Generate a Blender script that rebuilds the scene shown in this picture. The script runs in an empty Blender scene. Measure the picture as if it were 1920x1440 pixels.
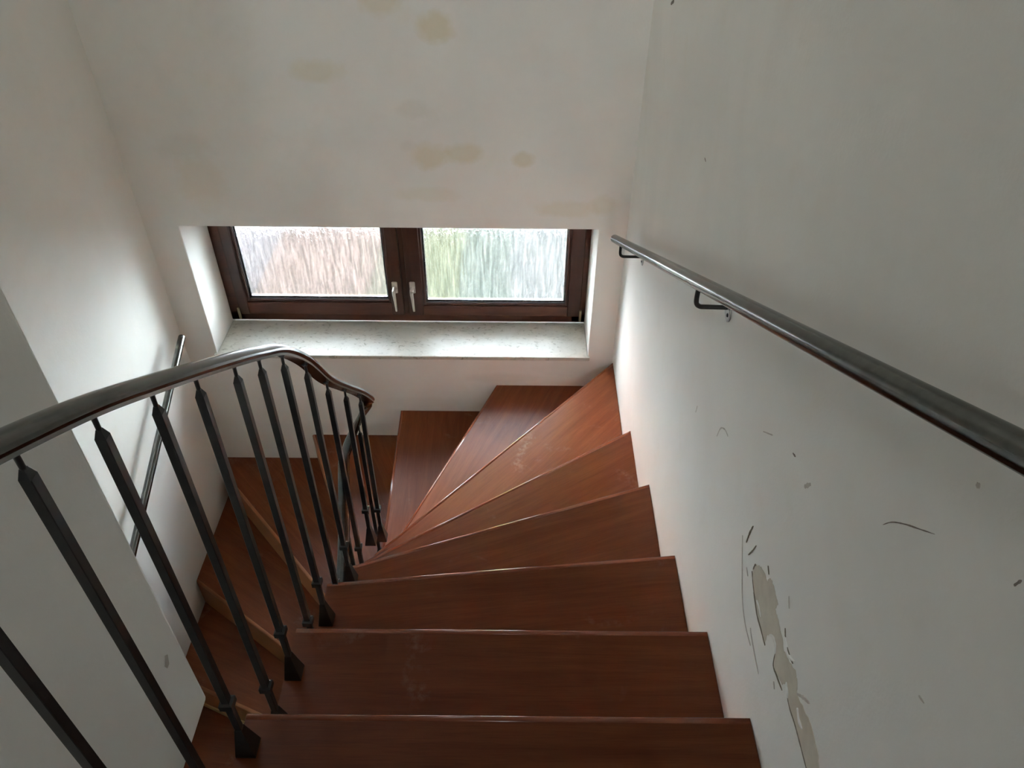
import bpy, bmesh, math, random
from mathutils import Vector, Matrix
random.seed(7)
PI = math.pi
H = 4.168                      # eye height above the lower floor
C = bpy.context.scene.collection

# ------------------------------------------------------------------ camera, world, exposure
F_PX, PITCH, ROLL = 1449.5, math.radians(40.363), 0.0085
cd = bpy.data.cameras.new('camera'); cam = bpy.data.objects.new('camera', cd); C.objects.link(cam)
cd.sensor_width = 36.0; cd.lens = F_PX / 1920 * 36.0; cd.clip_start = 0.02; cd.clip_end = 200
fw = Vector((0, math.cos(PITCH), -math.sin(PITCH)))
up0 = Vector((0, math.sin(PITCH), math.cos(PITCH))); rt0 = Vector((1, 0, 0))
rt = math.cos(ROLL) * rt0 + math.sin(ROLL) * up0
up = -math.sin(ROLL) * rt0 + math.cos(ROLL) * up0
cam.matrix_world = Matrix(((rt.x, up.x, -fw.x, 0), (rt.y, up.y, -fw.y, 0), (rt.z, up.z, -fw.z, H), (0, 0, 0, 1)))
sc = bpy.context.scene
sc.camera = cam

wld = bpy.data.worlds.new('sky'); sc.world = wld; wld.use_nodes = True
nt = wld.node_tree; nt.nodes.clear()
sky = nt.nodes.new('ShaderNodeTexSky'); sky.sky_type = 'NISHITA'; sky.sun_disc = False
sky.sun_elevation = math.radians(42); sky.sun_rotation = math.radians(150); sky.air_density = 1.0; sky.dust_density = 3.0
hz = nt.nodes.new('ShaderNodeMixRGB'); hz.inputs[0].default_value = 0.55; hz.inputs[2].default_value = (6.5, 7.2, 7.8, 1)
bg = nt.nodes.new('ShaderNodeBackground'); bg.inputs[1].default_value = 3.5
wo = nt.nodes.new('ShaderNodeOutputWorld')
nt.links.new(sky.outputs[0], hz.inputs[1]); nt.links.new(hz.outputs[0], bg.inputs[0]); nt.links.new(bg.outputs[0], wo.inputs[0])

sd = bpy.data.lights.new('sun', 'SUN'); so = bpy.data.objects.new('sun', sd); C.objects.link(so)
sd.energy = 350; sd.angle = math.radians(0.6); sd.color = (0.79, 0.93, 1.0)
so.rotation_euler = Vector((-0.25, -0.80, 0.60)).to_track_quat('Z', 'Y').to_euler(); so.location = (0, -4, 14)
ld = bpy.data.lights.new('landing_fill', 'AREA'); lo = bpy.data.objects.new('landing_fill', ld); C.objects.link(lo)
ld.shape = 'RECTANGLE'; ld.size = 0.45; ld.size_y = 1.1; ld.energy = 3.1; ld.spread = math.radians(60); ld.color = (0.93, 0.98, 1.0)
lo.location = (0.18, -3.2, H + 0.85); lo.rotation_euler = (math.radians(90 - 16), 0, 0)     # added fill lamp behind the camera, brightens the back wall

kd = bpy.data.lights.new('well_fill', 'AREA'); ko = bpy.data.objects.new('well_fill', kd); C.objects.link(ko)
kd.shape = 'RECTANGLE'; kd.size = 0.6; kd.size_y = 1.2; kd.energy = 3.2; kd.color = (0.97, 0.99, 1.0)
ko.location = (-1.18, 2.0, H + 1.22)                                    # added fill lamp over the lower flight, the ceiling is closed

vs = sc.view_settings
sc.display_settings.display_device = 'sRGB'
vs.view_transform = 'Standard'; vs.look = 'None'; vs.gamma = 1.0; vs.use_curve_mapping = False
vs.exposure = 0.71
sc.cycles.max_bounces = 14; sc.cycles.diffuse_bounces = 8; sc.cycles.transmission_bounces = 10
sc.cycles.transparent_max_bounces = 12

# ------------------------------------------------------------------ material helpers
class N:
    def __init__(s, name):
        s.m = bpy.data.materials.new(name); s.m.use_nodes = True
        s.t = s.m.node_tree; s.t.nodes.clear()
        s.out = s.t.nodes.new('ShaderNodeOutputMaterial')
    def n(s, kind, **kw):
        k = s.t.nodes.new('ShaderNode' + kind)
        for a, b in kw.items(): setattr(k, a, b)
        return k
    def l(s, a, b): s.t.links.new(a, b)
    def put(s, sock, v):
        if hasattr(v, 'is_output'): s.l(v, sock)
        else: sock.default_value = v
    def math(s, op, a, b=0.0, c=0.0, clamp=False):
        k = s.n('Math', operation=op, use_clamp=clamp)
        for i, v in enumerate((a, b, c)): s.put(k.inputs[i], v)
        return k.outputs[0]
    def mix(s, f, a, b, blend='MIX'):
        k = s.n('MixRGB', blend_type=blend); s.put(k.inputs[0], f)
        for i, v in ((1, a), (2, b)):
            s.put(k.inputs[i], v if hasattr(v, 'is_output') else (v[0], v[1], v[2], 1))
        return k.outputs[0]
    def noise(s, vec, scale, detail=4, rough=0.55, dist=0.0):
        k = s.n('TexNoise'); k.inputs['Scale'].default_value = scale; k.inputs['Detail'].default_value = detail
        k.inputs['Roughness'].default_value = rough; k.inputs['Distortion'].default_value = dist
        if vec is not None: s.l(vec, k.inputs['Vector'])
        return k.outputs['Fac']
    def ramp(s, f, lo, hi, a=0.0, b=1.0):
        k = s.n('MapRange', clamp=True); s.put(k.inputs[0], f)
        for i, v in enumerate((lo, hi, a, b)): k.inputs[i + 1].default_value = v
        return k.outputs[0]
    def mapping(s, vec, scale=(1, 1, 1), loc=(0, 0, 0)):
        k = s.n('Mapping'); s.l(vec, k.inputs[0]); k.inputs['Scale'].default_value = scale; k.inputs['Location'].default_value = loc
        return k.outputs[0]
    def bump(s, h, strength=0.2, dist=0.01):
        k = s.n('Bump'); k.inputs['Strength'].default_value = strength; k.inputs['Distance'].default_value = dist
        s.l(h, k.inputs['Height']); return k.outputs[0]
    def bsdf(s, col, rough=0.5, metal=0.0, spec=0.5, normal=None, coat=0.0):
        k = s.n('BsdfPrincipled')
        s.put(k.inputs['Base Color'], col if hasattr(col, 'is_output') else (*col, 1))
        s.put(k.inputs['Roughness'], rough); s.put(k.inputs['Metallic'], metal)
        k.inputs['Specular IOR Level'].default_value = spec
        k.inputs['Coat Weight'].default_value = coat; k.inputs['Coat Roughness'].default_value = 0.15
        if normal is not None: s.l(normal, k.inputs['Normal'])
        s.l(k.outputs[0], s.out.inputs[0]); return k

def obj_co(s): return s.n('TexCoord').outputs['Object']
def world_co(s): return s.n('NewGeometry').outputs['Position']

def plaster(name, base, stains=(), stain_col=(0.56, 0.48, 0.32)):
    s = N(name); P = world_co(s)
    big = s.noise(P, 1.7, 4, 0.55, 0.6); mid = s.noise(P, 9, 5, 0.6); fine = s.noise(P, 160, 3, 0.6)
    col = s.mix(s.ramp(big, 0.35, 0.7), [c * 0.93 for c in base], base)
    col = s.mix(s.ramp(mid, 0.55, 0.8, 0, 0.28), col, [base[0] * .9, base[1] * .87, base[2] * .8])
    if stains:
        sx = s.n('SeparateXYZ'); s.l(P, sx.inputs[0])
        edge = s.math('MULTIPLY', s.math('SUBTRACT', s.noise(P, 14, 4, 0.6), 0.5), 1.3)
        for (x, z, a, b, w, tint) in stains:
            dx = s.math('DIVIDE', s.math('SUBTRACT', sx.outputs[0], x), a)
            dz = s.math('DIVIDE', s.math('SUBTRACT', sx.outputs[2], z + H), b)
            d = s.math('ADD', s.math('SQRT', s.math('ADD', s.math('MULTIPLY', dx, dx), s.math('MULTIPLY', dz, dz))), edge)
            col = s.mix(s.ramp(d, 1.25, 0.62, 0, w), col, tint)
    h = s.math('ADD', s.math('MULTIPLY', mid, 0.7), s.math('MULTIPLY', fine, 0.12))
    s.bsdf(col, 0.82, spec=0.25, normal=s.bump(h, 0.22, 0.012))
    return s.m

def wood(name, c0, c1, c2, rough=0.36, scale=(1.3, 16, 16), dusty=False, spec=0.35):
    s = N(name); O = obj_co(s)
    info = s.n('ObjectInfo')
    off = s.n('VectorMath', operation='ADD'); s.l(O, off.inputs[0])
    sh = s.n('CombineXYZ'); s.l(s.math('MULTIPLY', info.outputs['Random'], 31.0), sh.inputs[0]); s.l(s.math('MULTIPLY', info.outputs['Random'], 17.0), sh.inputs[1])
    s.l(sh.outputs[0], off.inputs[1]); V = off.outputs[0]
    g = s.noise(s.mapping(V, scale), 2.2, 6, 0.62, 0.5)
    pores = s.noise(s.mapping(V, (5, 170, 170)), 3.0, 3, 0.5)
    broad = s.noise(s.mapping(V, (0.8, 4, 4)), 1.3, 3, 0.5)
    col = s.mix(s.ramp(g, 0.3, 0.68), c0, c1)
    col = s.mix(s.ramp(broad, 0.45, 0.75, 0, 0.55), col, c2)
    col = s.mix(s.ramp(pores, 0.5, 0.75, 0, 0.35), col, [c * 0.55 for c in c0])
    r = s.ramp(g, 0.2, 0.8, rough - 0.05, rough + 0.08)
    if dusty:
        P = world_co(s)
        d = s.math('MULTIPLY', s.ramp(s.noise(P, 5.5, 3, 0.5, 1.0), 0.62, 0.78), s.ramp(s.noise(P, 60, 4, 0.7), 0.42, 0.7))
        col = s.mix(s.math('MULTIPLY', d, 0.16), col, (0.62, 0.5, 0.44))
        r = s.math('ADD', r, s.math('MULTIPLY', d, 0.25))
    s.bsdf(col, r, spec=spec, normal=s.bump(s.math('ADD', g, s.math('MULTIPLY', pores, 0.5)), 0.06, 0.004))
    return s.m

def metal(name, col, rough, metallic=1.0, spec=0.5):
    s = N(name); O = world_co(s)
    n = s.noise(O, 45, 4, 0.6); f = s.noise(O, 400, 2, 0.5)
    c = s.mix(s.ramp(n, 0.35, 0.7), [v * 0.8 for v in col], col)
    s.bsdf(c, s.ramp(n, 0.3, 0.75, rough - 0.02, rough + 0.03), metallic, spec, s.bump(f, 0.03, 0.001))
    return s.m

def plain(name, col, rough=0.7, var=0.15, scale=6.0, spec=0.4):
    s = N(name); O = world_co(s)
    n = s.noise(O, scale, 5, 0.6, 0.3)
    s.bsdf(s.mix(s.ramp(n, 0.3, 0.7), [c * (1 - var) for c in col], col), rough, 0, spec)
    return s.m

def marble(name):
    s = N(name); P = world_co(s)
    n = s.noise(P, 7, 6, 0.65, 0.8); fl = s.noise(s.mapping(P, (1, 1.6, 1)), 46, 3, 0.55, 0.6)
    col = s.mix(s.ramp(n, 0.35, 0.7), (0.60, 0.575, 0.515), (0.49, 0.465, 0.40))
    col = s.mix(s.math('MULTIPLY', s.ramp(fl, 0.57, 0.68), s.ramp(n, 0.40, 0.58, 0.2, 0.95)), col, (0.27, 0.25, 0.2))
    s.bsdf(col, s.ramp(n, 0.3, 0.7, 0.3, 0.42), 0, 0.16)
    return s.m

def rain_glass(name, patterned):
    s = N(name)
    tr = s.n('BsdfTransparent'); tr.inputs[0].default_value = (0.88, 0.895, 0.885, 1)
    gl = s.n('BsdfGlossy'); gl.inputs['Roughness'].default_value = 0.08
    fr = s.n('Fresnel'); fr.inputs[0].default_value = 1.35
    if patterned:
        O = obj_co(s)
        wob = s.noise(s.mapping(O, (9, 1, 9)), 1.0, 2, 0.5)
        sx = s.n('SeparateXYZ'); s.l(O, sx.inputs[0])
        cv = s.n('CombineXYZ'); s.l(s.math('ADD', sx.outputs[0], s.math('MULTIPLY', wob, 0.012)), cv.inputs[0]); s.l(sx.outputs[2], cv.inputs[2])
        st = s.noise(s.mapping(cv.outputs[0], (70, 1, 6)), 1.0, 3, 0.6, 0.4)
        dr = s.noise(s.mapping(cv.outputs[0], (110, 1, 60)), 1.0, 3, 0.6, 0.6)
        h = s.math('ADD', st, s.math('MULTIPLY', dr, 0.35))
        nb = s.bump(h, 1.0, 0.007)
        rf = s.n('BsdfRefraction'); rf.inputs['Roughness'].default_value = 0.06; rf.inputs['IOR'].default_value = 1.12
        rf.inputs[0].default_value = (0.97, 0.98, 0.98, 1); s.l(s.mix(s.ramp(h, 0.54, 0.82), (0.50, 0.52, 0.52), (0.93, 0.93, 0.93)), rf.inputs[0]); s.l(nb, rf.inputs['Normal'])
        tl = s.n('BsdfTranslucent'); tl.inputs[0].default_value = (0.95, 0.95, 0.95, 1); s.l(nb, tl.inputs['Normal'])
        m1 = s.n('MixShader'); s.l(s.ramp(h, 0.5, 0.95, 0.0, 0.008), m1.inputs[0]); s.l(rf.outputs[0], m1.inputs[1]); s.l(tl.outputs[0], m1.inputs[2])
        m2 = s.n('MixShader'); m2.inputs[0].default_value = 0.4; s.l(m1.outputs[0], m2.inputs[1]); s.l(tr.outputs[0], m2.inputs[2])
        s.l(s.mix(s.ramp(h, 0.54, 0.82), (0.54, 0.55, 0.545), (0.95, 0.96, 0.955)), tr.inputs[0]); s.l(nb, gl.inputs['Normal']); base = m2.outputs[0]
    else:
        base = tr.outputs[0]
    m3 = s.n('MixShader'); s.l(fr.outputs[0], m3.inputs[0]); s.l(base, m3.inputs[1]); s.l(gl.outputs[0], m3.inputs[2])
    s.l(m3.outputs[0], s.out.inputs[0])
    return s.m

WALL = (0.888, 0.884, 0.840)
Y1 = (0.75, 0.69, 0.52); G1 = (0.72, 0.705, 0.645); W1 = (0.82, 0.75, 0.63)
STAINS = [(-0.463, -0.715, 0.07, 0.055, .55, Y1), (-0.28, -0.80, 0.062, 0.05, .75, Y1), (-0.719, -0.954, 0.10, 0.04, .5, Y1),
          (-0.375, -1.089, 0.064, 0.032, .35, G1), (-0.332, -1.275, 0.07, 0.05, .65, Y1), (-0.195, -1.262, 0.07, 0.043, .6, Y1),
          (0.037, -1.29, 0.04, 0.03, .6, Y1), (-1.242, -1.39, 0.09, 0.12, .5, W1), (-1.27, -1.25, 0.1, 0.06, .3, G1),
          (0.217, -1.499, 0.12, 0.036, .35, Y1), (0.368, -1.482, 0.056, 0.043, .35, Y1), (-0.35, -1.439, 0.129, 0.033, .25, Y1),
          (-0.41, -1.235, 0.03, 0.022, .4, G1), (0.30, -2.33, 0.16, 0.05, .35, G1), (-0.05, -2.40, 0.16, 0.03, .4, G1),
          (-0.45, -2.56, 0.20, 0.035, .3, G1), (-0.9, -2.735, 0.25, 0.04, .3, G1)]
M = dict(
    wall_back=plaster('plaster stained', WALL, STAINS), wall=plaster('plaster', WALL),
    bare=plain('bare plaster', (0.67, 0.62, 0.515), 0.9, 0.16, 26), crack_and_shade=plain('crack_and_shade', (0.26, 0.225, 0.17), 0.95, 0.4, 40),
    smudge_and_shade=plain('smudge_and_shade', (0.62, 0.585, 0.53), 0.9, 0.2, 60), scuff=plain('scuff', (0.34, 0.29, 0.255), 0.9, 0.5, 90),
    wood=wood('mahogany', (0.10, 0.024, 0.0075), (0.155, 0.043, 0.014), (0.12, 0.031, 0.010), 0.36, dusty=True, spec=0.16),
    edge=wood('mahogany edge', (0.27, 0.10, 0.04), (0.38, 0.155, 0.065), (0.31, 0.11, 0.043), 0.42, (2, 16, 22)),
    lip=wood('glossy mahogany lip', (0.16, 0.04, 0.016), (0.25, 0.07, 0.03), (0.2, 0.05, 0.02), 0.2, spec=0.7), pale=wood('pale wood', (0.62, 0.36, 0.16), (0.7, 0.43, 0.2), (0.66, 0.4, 0.18), 0.45),  # lip is lighter and glossier than the tread wood
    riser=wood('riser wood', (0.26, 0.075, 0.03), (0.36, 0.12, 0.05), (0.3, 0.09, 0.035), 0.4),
    frame=wood('window wood', (0.036, 0.014, 0.0095), (0.062, 0.024, 0.015), (0.05, 0.019, 0.012), 0.38, (16, 16, 1.6)),
    rail_frame=wood('window wood flat', (0.052, 0.017, 0.010), (0.092, 0.031, 0.017), (0.07, 0.024, 0.0135), 0.38, (1.6, 16, 16)),
    iron=metal('wrought iron', (0.042, 0.042, 0.042), 0.33, 0.7),
    rail=metal('rail steel', (0.10, 0.098, 0.093), 0.2, 1.0),
    tube=metal('tube steel', (0.135, 0.135, 0.127), 0.2, 1.0),
    plate=metal('zinc plate', (0.42, 0.41, 0.39), 0.3, 1.0),
    black=plain('black rod', (0.012, 0.012, 0.012), 0.4, 0.2, 30, 0.5),
    nickel=metal('nickel', (0.72, 0.69, 0.63), 0.4, 0.7), brass=metal('brass', (0.46, 0.41, 0.28), 0.4, 1.0),
    spacer=metal('spacer', (0.7, 0.73, 0.76), 0.25, 1.0), gasket=plain('gasket', (0.02, 0.018, 0.017), 0.6, 0.1, 10),
    marble=marble('beige marble'), glass=rain_glass('rain glass', True), clear=rain_glass('clear side', False),
    screed=plain('floor stone', (0.4, 0.33, 0.27), 0.5, 0.15, 5),
    pink=plain('pink paving', (0.048, 0.0365, 0.0320), 0.95, 0.15, 2.5, 0.0), cream=plain('pale gravel', (0.0465, 0.0455, 0.0435), 0.95, 0.12, 8, 0.0),
    grass=plain('grass', (0.0405, 0.0415, 0.0285), 0.95, 0.2, 3, 0.0), leaf=plain('leaves', (0.46, 0.50, 0.13), 0.8, 0.4, 12),
    paleslab=plain('pale slabs', (0.045, 0.0405, 0.0405), 0.95, 0.15, 2.5, 0.0), sand=plain('sand', (0.043, 0.039, 0.031), 0.95, 0.15, 3, 0.0), moss=plain('moss', (0.037, 0.0395, 0.0345), 0.95, 0.15, 3, 0.0),
    yard=plain('pale yard', (0.80, 0.81, 0.81), 0.9, 0.08, 2),
    roughcast=plain('pink roughcast', (0.62, 0.24, 0.17), 0.9, 0.08, 5), stone=plain('pale stone', (0.72, 0.71, 0.68), 0.7, 0.1, 12),
)

# ------------------------------------------------------------------ object helpers
def place(name, me, mat, parent=None, mw=None):
    o = bpy.data.objects.new(name, me); C.objects.link(o)
    for m in (mat if isinstance(mat, (list, tuple)) else [mat]): me.materials.append(m)
    if parent is not None: o.parent = parent
    if mw is not None: o.matrix_world = mw
    return o
def obj(name, bm, mat, parent=None, mw=None, smooth=False, bevel=0.0, seg=2):
    bmesh.ops.recalc_face_normals(bm, faces=bm.faces[:])
    me = bpy.data.meshes.new(name); bm.to_mesh(me); bm.free()
    if smooth:
        for p in me.polygons: p.use_smooth = True
    o = place(name, me, mat, parent, mw)
    if bevel:
        b = o.modifiers.new('bevel', 'BEVEL'); b.width = bevel; b.segments = seg; b.limit_method = 'ANGLE'; b.angle_limit = 0.6
        b.harden_normals = False
    return o
def tag(o, label=None, cat=None, group=None, kind=None):
    for k, v in (('label', label), ('category', cat), ('group', group), ('kind', kind)):
        if v: o[k] = v
    return o
def empty(name, loc=(0, 0, 0)):
    o = bpy.data.objects.new(name, None); C.objects.link(o); o.location = loc; o.empty_display_size = 0.1
    return o
def box(bm, a, b):
    vs_ = [bm.verts.new((x, y, z)) for x in (a[0], b[0]) for y in (a[1], b[1]) for z in (a[2], b[2])]
    for f in ((0, 1, 3, 2), (4, 6, 7, 5), (0, 4, 5, 1), (2, 3, 7, 6), (0, 2, 6, 4), (1, 5, 7, 3)):
        bm.faces.new([vs_[i] for i in f])
def bx(a, b):
    bm = bmesh.new(); box(bm, a, b); return bm
def Zb(x0, x1, y0, y1, z0, z1): return bx((x0, y0, z0 + H), (x1, y1, z1 + H))
def rings(bm, rs, cap=True):
    """stitch a list of equal-length vertex loops"""
    L = [[bm.verts.new(p) for p in r] for r in rs]
    n = len(L[0])
    for a, b in zip(L, L[1:]):
        for i in range(n): bm.faces.new((a[i], a[(i + 1) % n], b[(i + 1) % n], b[i]))
    if cap:
        bm.faces.new(L[0]); bm.faces.new(L[-1])
def sweep(path, prof, bm=None, scale=None):
    """profile (side, up) swept along path, kept level with the world"""
    bm = bm or bmesh.new(); rs = []
    for i, p in enumerate(path):
        t = (path[min(i + 1, len(path) - 1)] - path[max(i - 1, 0)]).normalized()
        side = t.cross(Vector((0, 0, 1)))
        side = side.normalized() if side.length > 1e-4 else Vector((1, 0, 0))
        u = side.cross(t).normalized(); k = scale[i] if scale else 1.0
        rs.append([p + side * a * k + u * b * k for a, b in prof])
    rings(bm, rs); return bm
def circ(r, n=20): return [(r * math.cos(2 * PI * i / n), r * math.sin(2 * PI * i / n)) for i in range(n)]
def smooth_path(pts, n=8):
    P = [Vector(p) for p in pts]; out = []
    for i in range(len(P) - 1):
        a, b, c, d = P[max(i - 1, 0)], P[i], P[i + 1], P[min(i + 2, len(P) - 1)]
        for k in range(n):
            t = k / n
            out.append(0.5 * ((2 * b) + (c - a) * t + (2 * a - 5 * b + 4 * c - d) * t * t + (3 * b - a - 3 * c + d) * t ** 3))
    out.append(P[-1]); return out
def lathe(bm, prof, axis_o, axis_d, n=20):
    axis_d = Vector(axis_d).normalized(); a = axis_d.orthogonal().normalized(); b = axis_d.cross(a)
    rings(bm, [[Vector(axis_o) + axis_d * h + (a * math.cos(2 * PI * i / n) + b * math.sin(2 * PI * i / n)) * r for i in range(n)] for r, h in prof])

# ------------------------------------------------------------------ the setting
YB = 2.865                                         # back wall
XR = lambda y: 0.4435 + 0.0105 * y                 # right wall, a little out of square
XI = -0.58                                         # face of the wall hanging beside the stair
TOP, LOW, REAR = 1.25, -4.168, -4.0       # ceiling, lower floor, wall behind
WX0, WX1, WZ0, WZ1, YF = -1.391, 0.356, -2.257, -1.590, 3.13
THK = 0.38

# right wall, gently uneven plaster
bm = bmesh.new()
ny, nz = 26, 28
g = [[None] * (nz + 1) for _ in range(ny + 1)]
for i in range(ny + 1):
    y = REAR + (YB + THK - REAR) * i / ny
    for j in range(nz + 1):
        z = LOW + (TOP - LOW) * j / nz
        g[i][j] = bm.verts.new((XR(y), y, z + H))
for i in range(ny):
    for j in range(nz): bm.faces.new((g[i][j], g[i + 1][j], g[i + 1][j + 1], g[i][j + 1]))
r = bmesh.ops.extrude_face_region(bm, geom=bm.faces[:])
for v in r['geom']:
    if isinstance(v, bmesh.types.BMVert): v.co.x = 0.67
wr = obj('wall_right', bm, M['wall']); tag(wr, kind='structure')

# left wall with a slight belly low down
def XL(z):
    if z > -2.2: return -1.535
    if z > -2.95: return -1.535 + 0.028 * (-2.2 - z) / 0.75
    return -1.507
bm = bmesh.new(); zs = [LOW, -3.2, -2.95, -2.7, -2.45, -2.2, -1.42, 0, TOP]
L0 = [(XL(z), z) for z in zs]
for (xa, za), (xb, zb) in zip(L0, L0[1:]):
    bm.faces.new([bm.verts.new(p) for p in ((xa, REAR, za + H), (xa, YB + THK, za + H), (xb, YB + THK, zb + H), (xb, REAR, zb + H))])
bmesh.ops.remove_doubles(bm, verts=bm.verts[:], dist=1e-5)
r = bmesh.ops.extrude_face_region(bm, geom=bm.faces[:])
for v in r['geom']:
    if isinstance(v, bmesh.types.BMVert): v.co.x = -1.75
tag(obj('wall_left', bm, M['wall']), kind='structure')

# back wall with the window opening
bm = bmesh.new(); xa, xb = -1.507, XR(YB)
xs = [-1.74, WX0, WX1, 0.66]; zz_ = [LOW, WZ0 - 0.02, WZ1, TOP]
for y, rev in ((YB, 0), (YB + THK, 1)):
    for i in range(3):
        for j in range(3):
            if i == 1 and j == 1: continue
            q = [(xs[i], y, zz_[j] + H), (xs[i + 1], y, zz_[j] + H), (xs[i + 1], y, zz_[j + 1] + H), (xs[i], y, zz_[j + 1] + H)]
            bm.faces.new([bm.verts.new(p) for p in q])
a, b, c, d = WX0, WX1, WZ0 - 0.02 + H, WZ1 + H
for p, q in (((a, c), (b, c)), ((b, c), (b, d)), ((b, d), (a, d)), ((a, d), (a, c))):
    bm.faces.new([bm.verts.new(v) for v in ((p[0], YB, p[1]), (q[0], YB, q[1]), (q[0], YB + THK, q[1]), (p[0], YB + THK, p[1]))])
a, b, c, d = xs[0], xs[3], zz_[0] + H, zz_[3] + H
for p, q in (((a, c), (b, c)), ((b, c), (b, d)), ((b, d), (a, d)), ((a, d), (a, c))):
    bm.faces.new([bm.verts.new(v) for v in ((p[0], YB, p[1]), (q[0], YB, q[1]), (q[0], YB + THK, q[1]), (p[0], YB + THK, p[1]))])
bmesh.ops.remove_doubles(bm, verts=bm.verts[:], dist=1e-5)
tag(obj('wall_back', bm, M['wall_back'], bevel=0.004), kind='structure')

# wall of the upper storey hanging over the lower flight
bm = Zb(-1.534, XI, REAR, 0.74, -1.425, TOP)
inner = obj('wall_inner', bm, M['wall'], bevel=0.008, seg=3); tag(inner, kind='structure')
# wall behind, without an opening; the added fill lamp hangs in front
bm = Zb(-1.75, 0.67, REAR - 0.2, REAR, LOW, TOP)
tag(obj('wall_rear', bm, M['wall']), kind='structure')
tag(obj('ceiling', Zb(-1.75, 0.67, REAR - 0.2, YB + THK, TOP, TOP + 0.15), M['wall']), kind='structure')
tag(obj('floor', Zb(-1.75, 0.67, REAR - 0.2, YB + THK, LOW - 0.2, LOW), M['screed']), kind='structure')
tag(obj('floor_landing', Zb(XI, XR(0) - 0.005, REAR, 0.385, -1.235 - 0.17, -1.235), M['wood']), kind='structure')

# peeled paint, cracks with painted lip shade, and scuffs on the right wall (y, z)
PATCH = [(0.8778, -1.189), (0.8705, -1.17), (0.8522, -1.1517), (0.8327, -1.1435), (0.8146, -1.1418), (0.8092, -1.1264), (0.7967, -1.1193), (0.7786, -1.1191), (0.7634, -1.1227), (0.7533, -1.1234), (0.7586, -1.1417), (0.741, -1.1413), (0.7218, -1.143), (0.7031, -1.1448), (0.6892, -1.1541), (0.6726, -1.1477), (0.6543, -1.1377), (0.6367, -1.1281), (0.6199, -1.1355), (0.6089, -1.1479), (0.5781, -1.138), (0.5572, -1.1294), (0.5302, -1.1289), (0.5105, -1.1311), (0.4908, -1.1437), (0.4666, -1.1565), (0.4846, -1.2012), (0.513, -1.1955), (0.5457, -1.1912), (0.5707, -1.1913), (0.5927, -1.1955), (0.6192, -1.1957), (0.6326, -1.1867), (0.6481, -1.1816), (0.6528, -1.2015), (0.6736, -1.2107), (0.6908, -1.2182), (0.7011, -1.2133), (0.7053, -1.195), (0.7148, -1.1803), (0.7336, -1.1835), (0.7517, -1.2127), (0.7488, -1.2307), (0.7792, -1.2339), (0.8056, -1.235), (0.8267, -1.2271), (0.8516, -1.2185), (0.8688, -1.204)]
def on_wall(y, z, off=0.0): return Vector((XR(y) - off, y, z + H))
def ragged(poly, n=4, amp=0.0022):
    out = []
    for (a, b), (c, d) in zip(poly, poly[1:] + poly[:1]):
        for k in range(n):
            t = k / n; j = amp if k else 0
            out.append((a + (c - a) * t + random.uniform(-j, j), b + (d - b) * t + random.uniform(-j, j)))
    return out
bm = bmesh.new()
ol = ragged(PATCH)
f = bm.faces.new([bm.verts.new(on_wall(y, z, 0.0008)) for y, z in ol])
r = bmesh.ops.extrude_face_region(bm, geom=[f])
for v in r['geom']:
    if isinstance(v, bmesh.types.BMVert): v.co.x += 0.0013
bmesh.ops.triangulate(bm, faces=bm.faces[:])
obj('peeled_patch', bm, M['bare'], wr)['label'] = 'bare beige plaster where the paint has peeled'
def ribbon(path, w, off, taper=True, bm=None):
    """thin raised strip lying on the right wall"""
    bm = bm or bmesh.new(); P = smooth_path([(0, y, z) for y, z in path], 6); rs = []
    for i, p in enumerate(P):
        t = (P[min(i + 1, len(P) - 1)] - P[max(i - 1, 0)]).normalized(); nrm = Vector((0, -t.z, t.y))
        k = math.sin(PI * (i + 0.6) / (len(P) + 0.2)) ** 0.5 if taper else 1
        k *= random.uniform(0.6, 1.15); a = p + nrm * w * k * 0.5; b = p - nrm * w * k * 0.5
        rs.append([on_wall(a.y, a.z, -0.0004), on_wall(a.y, a.z, off), on_wall(b.y, b.z, off), on_wall(b.y, b.z, -0.0004)])
    rings(bm, rs); return bm
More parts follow.
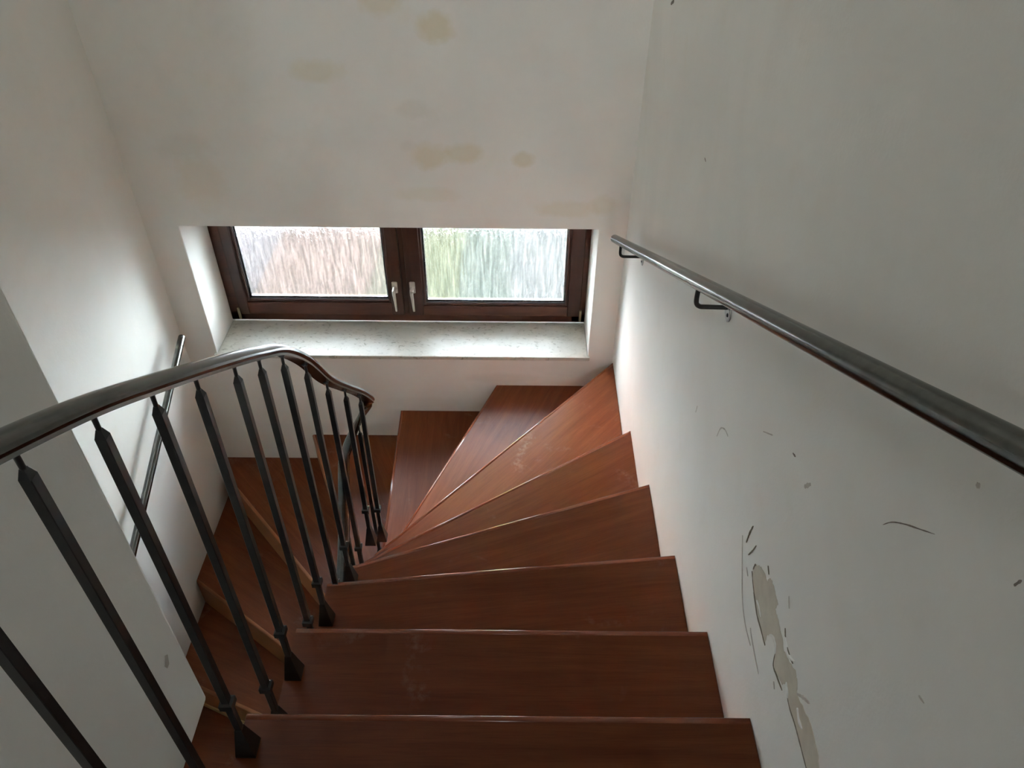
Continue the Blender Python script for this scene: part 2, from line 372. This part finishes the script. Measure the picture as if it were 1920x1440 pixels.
CR = [([(0.9625, -1.2012), (0.9211, -1.2476), (0.8777, -1.2909), (0.8346, -1.3095), (0.7894, -1.3096)], .0028, 'smudge_and_shade'), ([(0.9365, -1.1901), (0.9355, -1.1622), (0.9307, -1.1344)], .0045, 'crack_and_shade'),
      ([(0.9122, -1.1968), (0.9006, -1.1682), (0.8945, -1.1461)], .004, 'crack_and_shade'), ([(0.8287, -1.1173), (0.8155, -1.125)], .003, 'crack_and_shade'),
      ([(0.7076, -1.1206), (0.69, -1.1342), (0.668, -1.1344), (0.6502, -1.1305)], .003, 'crack_and_shade'), ([(0.8447, -1.2197), (0.8078, -1.2326), (0.7743, -1.2318), (0.744, -1.2331)], .0052, 'crack_and_shade'),
      ([(0.7049, -1.1955), (0.6966, -1.217), (0.6759, -1.2148), (0.647, -1.2081)], .0042, 'crack_and_shade'), ([(0.6288, -1.191), (0.6096, -1.1943), (0.5816, -1.1905), (0.551, -1.1908), (0.5115, -1.1919)], .004, 'crack_and_shade'),  # both strips paint the lip's shade along the peel edge
      ([(0.6089, -1.1479), (0.5923, -1.1273), (0.5743, -1.11)], .006, 'smudge_and_shade'), ([(0.8737, -1.1743), (0.8756, -1.1914)], .005, 'crack_and_shade'),  # first strip paints the shadow of a raised flake
      ([(0.9034, -1.2237), (0.8874, -1.2297)], .003, 'smudge_and_shade'), ([(0.7325, -1.0675), (0.7183, -1.0811)], .0025, 'smudge_and_shade'),
      ([(0.8114, -1.2849), (0.794, -1.2929), (0.7285, -1.3031)], .003, 'smudge_and_shade'), ([(0.6777, -1.2356), (0.667, -1.2423)], .003, 'smudge_and_shade'),
      ([(0.8778, -1.2005), (0.8516, -1.2150), (0.8267, -1.2235), (0.8056, -1.2315)], .003, 'crack_and_shade')]
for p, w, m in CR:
    obj('crack_and_lip_shade', ribbon(p, w, 0.0014), M[m], wr)  # true cracks, plus painted shade of the paint lips and a flake
FL = [([(0.7053, -1.193), (0.7148, -1.1815), (0.7300, -1.1825), (0.7420, -1.196)], .010), ([(0.8230, -1.2135), (0.8097, -1.2118), (0.790, -1.216)], .008),
      ([(0.5927, -1.160), (0.5772, -1.168), (0.5620, -1.165)], .010), ([(0.6450, -1.178), (0.6330, -1.184), (0.6250, -1.193)], .009),
      ([(0.6980, -1.130), (0.6720, -1.138), (0.6500, -1.122)], .008)]
for p, w in FL:
    o = obj('paint_flake', ribbon(p, w * 0.75, 0.0022), M['wall'], wr, smooth=True)
SC = [([(0.6041, -0.7316), (0.5916, -0.7116), (0.5698, -0.689), (0.5478, -0.6698), (0.5232, -0.6484)], .0019, 'scuff'), ([(0.8776, -0.8865), (0.8652, -0.8824)], .004, 'scuff'),
      ([(2.524, -0.6342), (2.4767, -0.6136)], .012, 'scuff'), ([(1.7834, -0.792), (1.767, -0.7942)], .004, 'scuff'),
      ([(1.2366, -1.1987), (1.2255, -1.1637), (1.1988, -1.1415), (1.1708, -1.135)], .004, 'smudge_and_shade'), ([(0.4098, -0.5783), (0.4068, -0.5663)], .003, 'scuff'),
      ([(0.4259, -0.8043), (0.4151, -0.7999)], .004, 'smudge_and_shade'), ([(0.8076, -0.889), (0.7926, -0.8667)], .008, 'smudge_and_shade'),
      ([(1.0096, -0.9654), (0.9674, -0.9339)], .003, 'smudge_and_shade'), ([(1.4246, -1.298), (1.4225, -1.2747)], .004, 'smudge_and_shade'),
      ([(0.5078, -0.5545), (0.5025, -0.5502)], .006, 'smudge_and_shade')]
for p, w, m in SC:
    obj('scuff_mark', ribbon(p, w, 0.0005), M[m], wr)
bm = bmesh.new()
gm = [(0.691, -1.193), (0.698, -1.201), (0.691, -1.219), (0.683, -1.219), (0.679, -1.207)]
rings(bm, [[(XI + o_, y, z + H) for y, z in gm] for o_ in (-0.0005, 0.0006)])
obj('scuff_mark', bm, M['smudge_and_shade'], inner)

# ------------------------------------------------------------------ window
win = empty('window_1', ((WX0 + WX1) / 2, YF, WZ0 + H)); tag(win, kind='structure')
def wpart(name, bm, mat, parent=None, **k):
    par = parent or win
    o = obj(name, bm, mat, par, **k)
    bpy.context.view_layer.update()
    o.matrix_parent_inverse = par.matrix_world.inverted()
    return o
FB = WZ0 + 0.004; FT = WZ1
bm = bmesh.new()
for a_, b_ in (((WX0, YF, FB), (WX0 + 0.066, YF + 0.07, FT)), ((WX1 - 0.066, YF, FB), (WX1, YF + 0.07, FT)),
               ((WX0, YF, FB), (WX1, YF + 0.07, FB + 0.05)), ((WX0, YF, FT - 0.055), (WX1, YF + 0.07, FT))):
    box(bm, (a_[0], a_[1], a_[2] + H), (b_[0], b_[1], b_[2] + H))
wpart('window_frame', bm, M['rail_frame'], bevel=0.002)
SB, ST = -2.210, -1.635
def sash(x0, x1, gx0, gx1, gz0, gz1, hx):
    y0, y1 = YF - 0.016, YF + 0.05
    bm = bmesh.new()
    box(bm, (x0, y0, SB + H), (gx0 - 0.012, y1, ST + H)); box(bm, (gx1 + 0.012, y0, SB + H), (x1, y1, ST + H))
    s = wpart('window_sash', bm, M['frame'], bevel=0.003)
    bm = bmesh.new()
    box(bm, (gx0 - 0.0125, y0 + 0.002, SB + H), (gx1 + 0.0125, y1, gz0 - 0.012 + H)); box(bm, (gx0 - 0.0125, y0 + 0.002, gz1 + 0.012 + H), (gx1 + 0.0125, y1, ST + H))
    wpart('sash_rail', bm, M['rail_frame'], s, bevel=0.003)
    def frame4(w, ya, yb, grow):
        bm = bmesh.new(); X0, X1, Z0, Z1 = gx0 - grow, gx1 + grow, gz0 - grow, gz1 + grow
        box(bm, (X0, ya, Z0 + H), (X0 + w, yb, Z1 + H)); box(bm, (X1 - w, ya, Z0 + H), (X1, yb, Z1 + H))
        box(bm, (X0 + w, ya, Z0 + H), (X1 - w, yb, Z0 + w + H)); box(bm, (X0 + w, ya, Z1 - w + H), (X1 - w, yb, Z1 + H)); return bm
    wpart('glazing_bead', frame4(0.0125, y0 + 0.010, y1 - 0.004, 0.0125), M['frame'], s, bevel=0.003)
    wpart('gasket', frame4(0.003, y0 + 0.017, y0 + 0.022, 0.0), M['gasket'], s)
    wpart('spacer_bar', frame4(0.010, y0 + 0.0285, y0 + 0.036, 0.0), M['spacer'], s)
    bm = bmesh.new(); box(bm, (gx0, y0 + 0.022, gz0 + H), (gx1, y0 + 0.028, gz1 + H))
    bm.faces.ensure_lookup_table()
    for f in bm.faces: f.material_index = 0 if abs(f.calc_center_median().y - (y0 + 0.022)) < 1e-4 else 1
    wpart('glass_pane', bm, [M['glass'], M['clear']], s)
    # handle: rosette, neck and drooping lever
    zt, zb = -2.012, -2.076; yy = y0
    bm = bmesh.new(); box(bm, (hx - 0.0135, yy - 0.009, zb + H), (hx + 0.0135, yy, zt + H))
    bmesh.ops.bevel(bm, geom=bm.edges[:], offset=0.003, segments=2, affect='EDGES')
    zc = (zt + zb) / 2 + H
    lathe(bm, [(0.0095, 0), (0.0095, 0.006), (0.0075, 0.014), (0.0085, 0.030), (0.0095, 0.036), (0.006, 0.041)], (hx, yy - 0.007, zc), (0, -1, 0), 18)
    pth = smooth_path([(hx, yy - 0.036, zc + 0.006), (hx - 0.001, yy - 0.043, zc - 0.012), (hx + 0.001, yy - 0.046, zc - 0.04), (hx + 0.002, yy - 0.044, zc - 0.075), (hx + 0.003, yy - 0.041, zc - 0.112)], 6)
    rs = []
    for i, p in enumerate(pth):
        t = i / (len(pth) - 1); w = 0.0095 * (1 - t) + 0.0052 * t; d_ = 0.0065 * (1 - t) + 0.0045 * t
        rs.append([p + Vector((w * math.cos(q * PI / 6), d_ * math.sin(q * PI / 6), 0)) for q in range(12)])
    rings(bm, rs)
    h = wpart('window_handle', bm, M['nickel'], s, smooth=False, bevel=0)
    for p_ in h.data.polygons: p_.use_smooth = len(p_.vertices) == 4 and p_.area < 2e-4
    h['label'] = 'nickel lever handle hanging down'
    return s
s1 = sash(-1.340, -0.5315, -1.280, -0.6005, -2.128, -1.700, -0.564)
s2 = sash(-0.5065, 0.331, -0.4225, 0.2560, -2.142, -1.700, -0.4795)
bm = bmesh.new(); box(bm, (-0.5312, YF + 0.000, SB + 0.004 + H), (-0.5068, YF + 0.055, ST + H))
wpart('meeting_strip', bm, M['frame'], bevel=0.003)
for hx, sgn in ((-1.3405, 1), (0.3315, -1)):
    bm = bmesh.new(); lathe(bm, [(0.0035, 0), (0.0062, 0.003), (0.0062, 0.052), (0.0035, 0.055)], (hx, YF - 0.021, -2.235 + H), (0, 0, 1), 14)
    lathe(bm, [(0.0062, 0), (0.0062, 0.030)], (hx, YF - 0.021, -2.20 + H), (0, 0, 1), 14)
    wpart('hinge', bm, M['brass'])['label'] = 'pale brass hinge'
# marble sill inside, stone sill outside
bm = bmesh.new()
pts = [(WX0 + 0.001, YF - 0.001), (WX0 + 0.001, YB), (-1.402, YB), (-1.402, YB - 0.016), (0.365, YB - 0.016), (0.365, YB), (WX1 - 0.001, YB), (WX1 - 0.001, YF - 0.001)]
f = bm.faces.new([bm.verts.new((x, y, WZ0 + H)) for x, y in pts])
r = bmesh.ops.extrude_face_region(bm, geom=[f])
for v in r['geom']:
    if isinstance(v, bmesh.types.BMVert): v.co.z -= 0.0195
wpart('window_sill', bm, M['marble'], bevel=0.0035)['label'] = 'beige flecked marble sill'
wpart('outer_sill', Zb(WX0, WX1, YF + 0.071, YB + THK + 0.05, WZ0 - 0.03, WZ0 + 0.004), M['stone'], bevel=0.004)

# ------------------------------------------------------------------ the stair
RISE = 0.1725
ZT = lambda k: -1.408 - RISE * (k - 1)
NOSE = {0: ((0, 0.41), 0), 1: ((0, 0.70), 0), 2: ((0, 0.988), 0)}
def two(k, a, b): NOSE[k] = (a, math.atan2(b[1] - a[1], b[0] - a[0]))
two(3, (-0.487, 1.233), (0.46, 1.334)); two(4, (-0.463, 1.421), (0.464, 1.756)); two(5, (-0.475, 1.566), (0.466, 2.194))
two(6, (-0.439, 1.78), (0.467, 2.828)); two(7, (-0.446, 1.931), (-0.078, 2.860)); two(8, (-0.538, 2.039), (-0.557, 2.866))
two(9, (-0.785, 2.277), (-1.030, 2.866)); two(10, (-0.930, 2.118), (-1.505, 2.758)); two(11, (-1.012, 1.860), (-1.520, 2.214))
two(12, (-0.607, 1.430), (-1.210, 1.680)); two(13, (-0.583, 1.233), (-1.530, 1.334))
for k, y in ((14, 0.988), (15, 0.70), (16, 0.41)): NOSE[k] = ((-1, y), PI)
def clip(poly, p, n, d):
    """keep n.(q-p) <= d"""
    out = []; val = [n[0] * (q[0] - p[0]) + n[1] * (q[1] - p[1]) - d for q in poly]
    for i in range(len(poly)):
        a, b, va, vb = poly[i], poly[(i + 1) % len(poly)], val[i], val[(i + 1) % len(poly)]
        if va <= 0: out.append(a)
        if (va < 0 < vb) or (vb < 0 < va):
            t = va / (va - vb); out.append((a[0] + (b[0] - a[0]) * t, a[1] + (b[1] - a[1]) * t))
    return out
def zone(k):
    ymin = -1.2
    P = [(-1.5065, ymin), (XR(ymin) - 0.001, ymin), (XR(YB) - 0.001, YB - 0.001), (-1.5065, YB - 0.001)]
    cx, cy, r = -0.535, 1.80, 0.045
    if k <= 7: P = clip(P, (-0.49, 0), (-1, 0), 0)
    elif k in (8, 9):
        a = math.radians(78 if k == 8 else 102); P = clip(P, (cx, cy), (-math.cos(a), -math.sin(a)), -r)
    else: P = clip(P, (-0.58, 0), (1, 0), 0)
    return P
def normal(k): a = NOSE[k][1]; return (-math.sin(a), math.cos(a))
LAB = {1: 'nearest visible mahogany step at the bottom edge of the picture', 2: 'straight mahogany step just below the nearest one',
       3: 'third mahogany step down, its nosing slanting slightly', 4: 'mahogany winder step fourth from the bottom of the picture, dull red brown',
       5: 'narrow scuffed mahogany winder whose nosing meets the right wall', 6: 'bright orange-red winder step pointing into the right back corner',
       7: 'pinkish shining winder step running to the wall right below the sill', 8: 'winder step against the back wall left of the pink shining one',
       9: 'winder step on the back wall just beyond the last balusters', 10: 'dark red winder step in the left back corner',
       11: 'mahogany winder step along the left wall, behind the balusters', 12: 'mahogany step beside the left wall with pale front edge',
       13: 'lowest visible step, next to the hanging grey wall', 14: 'straight step of the lower flight under the grey wall',
       15: 'second straight step of the lower flight under the grey wall', 16: 'bottom step of the lower flight above the floor'}
TH = 0.036
for k in range(1, 17):
    p, ang = NOSE[k]; n = normal(k); pp = NOSE[k - 1][0]; pn = normal(k - 1)
    Z0 = zone(k)
    Q = clip(clip(Z0, p, n, 0), pp, (-pn[0], -pn[1]), 0.0185)
    nose = [q for q in Q if abs(n[0] * (q[0] - p[0]) + n[1] * (q[1] - p[1])) < 1e-6]
    mid = (sum(q[0] for q in nose) / len(nose), sum(q[1] for q in nose) / len(nose))
    root = empty('stair_step', (mid[0], mid[1], ZT(k) - TH + H)); root.rotation_euler = (0, 0, ang)
    tag(root, LAB[k], 'stair step', 'mahogany stair steps')
    ca, sa = math.cos(-ang), math.sin(-ang)
    loc = lambda q: ((q[0] - mid[0]) * ca - (q[1] - mid[1]) * sa, (q[0] - mid[0]) * sa + (q[1] - mid[1]) * ca)
    def slab(poly, z0, z1):
        bm = bmesh.new(); q = [loc(a) for a in poly]
        rings(bm, [[(x, y, z0) for x, y in q], [(x, y, z1) for x, y in q]]); return bm
    body = clip(Q, p, n, -0.0125)
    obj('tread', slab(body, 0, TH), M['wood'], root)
    strip = clip(Q, p, (-n[0], -n[1]), 0.0124)
    # rounded nosing, its profile swept along the edge
    e = sorted([loc(q) for q in nose]); back = sorted([loc(q) for q in strip if abs(n[0] * (q[0] - p[0]) + n[1] * (q[1] - p[1]) + 0.0124) < 1e-5])
    rt_ = 0.0035 if k <= 8 else 0.011
    bm = bmesh.new(); prof = [(-0.0125, TH)] + [(-rt_ + rt_ * math.sin(a), TH - rt_ + rt_ * math.cos(a)) for a in [i * PI / 10 for i in range(0, 6)]] \
        + [(0, 0.0008), (-0.0008, 0), (-0.0125, 0)]
    xe = lambda i, yv: e[i][0] + (back[i][0] - e[i][0]) * (-yv / 0.0124)
    rings(bm, [[(xe(i, yv), yv, zv) for yv, zv in prof] for i in (0, -1)])
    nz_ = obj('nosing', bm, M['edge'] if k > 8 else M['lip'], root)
    for f_ in nz_.data.polygons: f_.use_smooth = len(f_.vertices) == 4 and f_.area < 0.02
    if k > 8: nz_['label'] = 'paler rounded front edge'
    R = clip(clip(Z0, p, n, -0.0015), p, (-n[0], -n[1]), 0.0195)
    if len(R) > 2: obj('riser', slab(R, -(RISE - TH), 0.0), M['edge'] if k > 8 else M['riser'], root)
    if k == 12:
        B = clip(clip(Z0, p, n, 0.006), p, (-n[0], -n[1]), 0.0015)
        obj('base_strip', slab(B, -(RISE - TH) + 0.0005, -(RISE - TH) + 0.028), M['pale'], root, bevel=0.002)['label'] = 'pale strip along the foot of the riser'

# ------------------------------------------------------------------ balustrade
RX, LX, CX = -0.470, -0.600, -0.535
NECK = [(0.26, -0.408), (0.384, -0.469), (0.512, -0.533), (0.635, -0.599), (0.757, -0.673), (0.876, -0.747), (1.011, -0.833), (1.118, -0.904), (1.235, -0.988), (1.362, -1.115), (1.491, -1.277), (1.64, -1.431), (1.791, -1.583)]
OFF = 0.022
path = [(RX, -0.45, -0.20 + OFF), (RX, -0.15, -0.27 + OFF), (RX, 0.10, -0.345 + OFF)] + [(RX, y, z + OFF) for y, z in NECK]
for i in range(1, 8):
    a = PI * i / 8; path.append((CX + 0.065 * math.cos(a), 1.886 + 0.065 * math.sin(a), -1.668 + OFF - 0.40 * i / 8 - 0.0))
LOWR = [(1.84, -2.130), (1.75, -2.235), (1.62, -2.345), (1.49, -2.445), (1.362, -2.54), (1.1, -2.71), (0.85, -2.875)]
path += [(LX, y, z) for y, z in LOWR]
P = smooth_path([(x, y, z + H) for x, y, z in path], 8)
prof = [(-0.0165, -0.0095), (-0.0165, -0.0045), (-0.0205, -0.002), (-0.021, 0.0015)]
prof += [(0.0205 * math.cos(a), 0.002 + 0.0105 * math.sin(a)) for a in [PI - i * PI / 12 for i in range(0, 13)]]
prof += [(0.021, 0.0015), (0.0205, -0.002), (0.0165, -0.0045), (0.0165, -0.0095)]
railing = empty('stair_railing', (RX, 0.70, -1.408 + H))
tag(railing, 'dark iron balustrade with square balusters curving down round the stair well', 'railing')
def rpart(name, bm, mat, parent=None, **k):
    par = parent or railing
    o = obj(name, bm, mat, par, **k); bpy.context.view_layer.update(); o.matrix_parent_inverse = par.matrix_world.inverted(); return o
hr = rpart('handrail', sweep(P, prof), M['rail'], smooth=True)
hr.data.polygons[-1].use_smooth = False; hr.data.polygons[-2].use_smooth = False
es = hr.modifiers.new('split', 'EDGE_SPLIT'); es.split_angle = math.radians(50)
def rail_under(x, y):
    q = min(P, key=lambda v: (v.x - x) ** 2 + (v.y - y) ** 2); return q.z - H
def sq(x, y, z, w, ang):
    c, s = math.cos(ang) * w / 2, math.sin(ang) * w / 2
    return [(x + c - s, y + s + c, z + H), (x - c - s, y - s + c, z + H), (x - c + s, y - s - c, z + H), (x + c + s, y + s - c, z + H)]
def baluster(x, y, k, zn, ang=0.0):
    zf = ZT(k); W = 0.0135; zn = zn - 0.009
    zr = rail_under(x, y) - 0.0085
    bm = bmesh.new()
    rings(bm, [sq(x, y, zf + 0.055, W * 0.86, ang), sq(x, y, zf + 0.150, W * 0.9, ang), sq(x, y, zf + 0.158, W, ang), sq(x, y, zn - 0.016, W, ang), sq(x, y, zn - 0.004, W * 0.45, ang)])
    b = rpart('baluster', bm, M['iron'], bevel=0.0008, seg=1)
    bm = bmesh.new()
    lathe(bm, [(0.0036, 0), (0.0032, 0.005), (0.0034, zr - zn - 0.002), (0.0075, zr - zn + 0.004), (0.009, zr - zn + 0.006)], (x, y, zn - 0.007 + H), (0, 0, 1), 14)
    rpart('neck', bm, M['iron'], b, smooth=True)
    bm = bmesh.new()
    rings(bm, [sq(x, y, zf + 0.154, W, ang), sq(x, y, zf + 0.157, W + 0.0085, ang), sq(x, y, zf + 0.171, W + 0.0085, ang), sq(x, y, zf + 0.173, W, ang)])
    rpart('collar', bm, M['iron'], b)
    bm = bmesh.new()
    rings(bm, [sq(x, y, zf + 0.001, 0.036, ang), sq(x, y, zf + 0.005, 0.0355, ang), sq(x, y, zf + 0.040, 0.0245, ang), sq(x, y, zf + 0.078, W * 0.95, ang), sq(x, y, zf + 0.0785, W * 0.8, ang)])
    rpart('shoe', bm, M['iron'], b)
for (y, zn), k in zip(NECK[1:], (0, 1, 1, 2, 2, 3, 3, 4, 4, 5, 5, 6)):
    baluster(RX, y, k, zn, 0.0)
baluster(-0.532, 1.951, 8, -1.872)
for y, k in ((1.80, 10), (1.62, 11), (1.47, 12), (1.30, 13)):
    baluster(LX, y, k, rail_under(LX, y) - OFF)

# ------------------------------------------------------------------ wall handrails
def wall_rail(name, pts, r, brackets, wall_x, label, mat, sgn):
    a = Vector(pts[0]); root = empty(name, (a.x, a.y, a.z + H)); tag(root, label, 'handrail')
    def part(n_, bm, m_, par=None, **k):
        par = par or root
        o = obj(n_, bm, m_, par, **k); bpy.context.view_layer.update(); o.matrix_parent_inverse = par.matrix_world.inverted(); return o
    A, B = [Vector((p[0], p[1], p[2] + H)) for p in (pts[0], pts[-1])]
    d = (B - A).normalized(); L = (B - A).length
    bm = bmesh.new(); lathe(bm, [(r * 0.55, 0), (r * 0.86, 0.0022), (r, 0.008), (r, L - 0.008), (r * 0.86, L - 0.002), (r * 0.55, L)], A, d, 32)
    t = part('tube', bm, mat, smooth=True)
    e_ = t.modifiers.new('split', 'EDGE_SPLIT'); e_.split_angle = math.radians(60)
    for y in brackets:
        f_ = (y - A.y) / (B.y - A.y); c = A + (B - A) * f_; xw = wall_x(y, c.z - H)
        zlow = c.z - 0.058
        bm = bmesh.new(); pr = smooth_path([(c.x, y, c.z - r + 0.002), (c.x, y, zlow + 0.018), (c.x + sgn * 0.0025, y, zlow + 0.006), (c.x + sgn * 0.010, y, zlow), (c.x + sgn * 0.022, y, zlow - 0.001), (xw - sgn * 0.002, y, zlow - 0.002)], 6)
        rs = []
        for i, p in enumerate(pr):
            tt = (pr[min(i + 1, len(pr) - 1)] - pr[max(i - 1, 0)]).normalized(); s_ = Vector((0, 1, 0)); u_ = tt.cross(s_)
            rs.append([p + s_ * 0.0052 * math.cos(q * PI / 7) + u_ * 0.0052 * math.sin(q * PI / 7) for q in range(14)])
        rings(bm, rs); b = part('bracket', bm, M['black'], smooth=True); b['label'] = 'black bent rod bracket'
        bm = bmesh.new(); lathe(bm, [(0.0205, 0), (0.022, 0.001), (0.022, 0.003), (0.018, 0.0045)], (xw, y - 0.004, zlow - 0.010), (-sgn, 0, 0), 28)
        w_ = part('wall_plate', bm, M['plate'], b)
        bm = bmesh.new(); lathe(bm, [(0.0045, 0), (0.0045, 0.0055), (0.0025, 0.007)], (xw, y - 0.013, zlow - 0.013), (-sgn, 0, 0), 12)
        part('screw', bm, M['black'], b)
    return root
ax = lambda y: -1.479 + (2.598 - y) * 0.4875
wall_rail('wall_handrail', [(0.385, 2.602, ax(2.602)), (0.385, 0.05, ax(0.05))], 0.0155, (1.351, 2.427), lambda y, z: XR(y),
          'round steel handrail on black brackets along the right wall', M['tube'], 1)
al = lambda y: -2.060 + (y - 2.735) * 0.425
wall_rail('wall_handrail', [(-1.46, 2.735, al(2.735)), (-1.46, 0.85, al(0.85))], 0.0155, (2.60, 1.25), lambda y, z: XL(z),
          'dark handrail on the left wall beside the lower flight, behind the balusters', M['tube'], -1)

# ------------------------------------------------------------------ outside the window
GZ = -3.35
GY = 6.6
for nm, xa_, xb_, m_ in (('terrace', -12, -2.0, 'paleslab'), ('terrace', -2.0, -1.12, 'pink'), ('terrace', -1.12, -0.80, 'sand'),
                         ('lawn', -0.80, -0.42, 'grass'), ('lawn', -0.42, -0.02, 'moss'), ('gravel_path', -0.02, 12, 'cream')):
    tag(obj(nm, Zb(xa_, xb_, YB + THK + 0.02, GY, GZ - 0.1, GZ), M[m_]), kind='structure')
for xa_, xb_ in ((-12, -1.76), (0.68, 12)):
    tag(obj('house_wall', Zb(xa_, xb_, YB + 0.1, YB + THK, GZ - 0.1, TOP + 0.15), M['yard']), kind='structure')
tag(obj('house_front', Zb(-7.0, -3.1, 18.5, 20, GZ, 6.0), M['roughcast']), kind='structure')
tag(obj('house_front', Zb(-30, -7.1, 19, 20, GZ, 6.5), M['yard']), kind='structure')
tag(obj('hedge', Zb(-3.0, -0.2, 18.6, 20, GZ, 4.5), M['leaf']), kind='structure')
tag(obj('house_front', Zb(-0.1, 30, 19, 20, GZ, 6.5), M['yard']), kind='structure')
tag(obj('yard', Zb(-40, 40, GY, 60, GZ - 0.1, GZ), M['yard']), kind='structure')
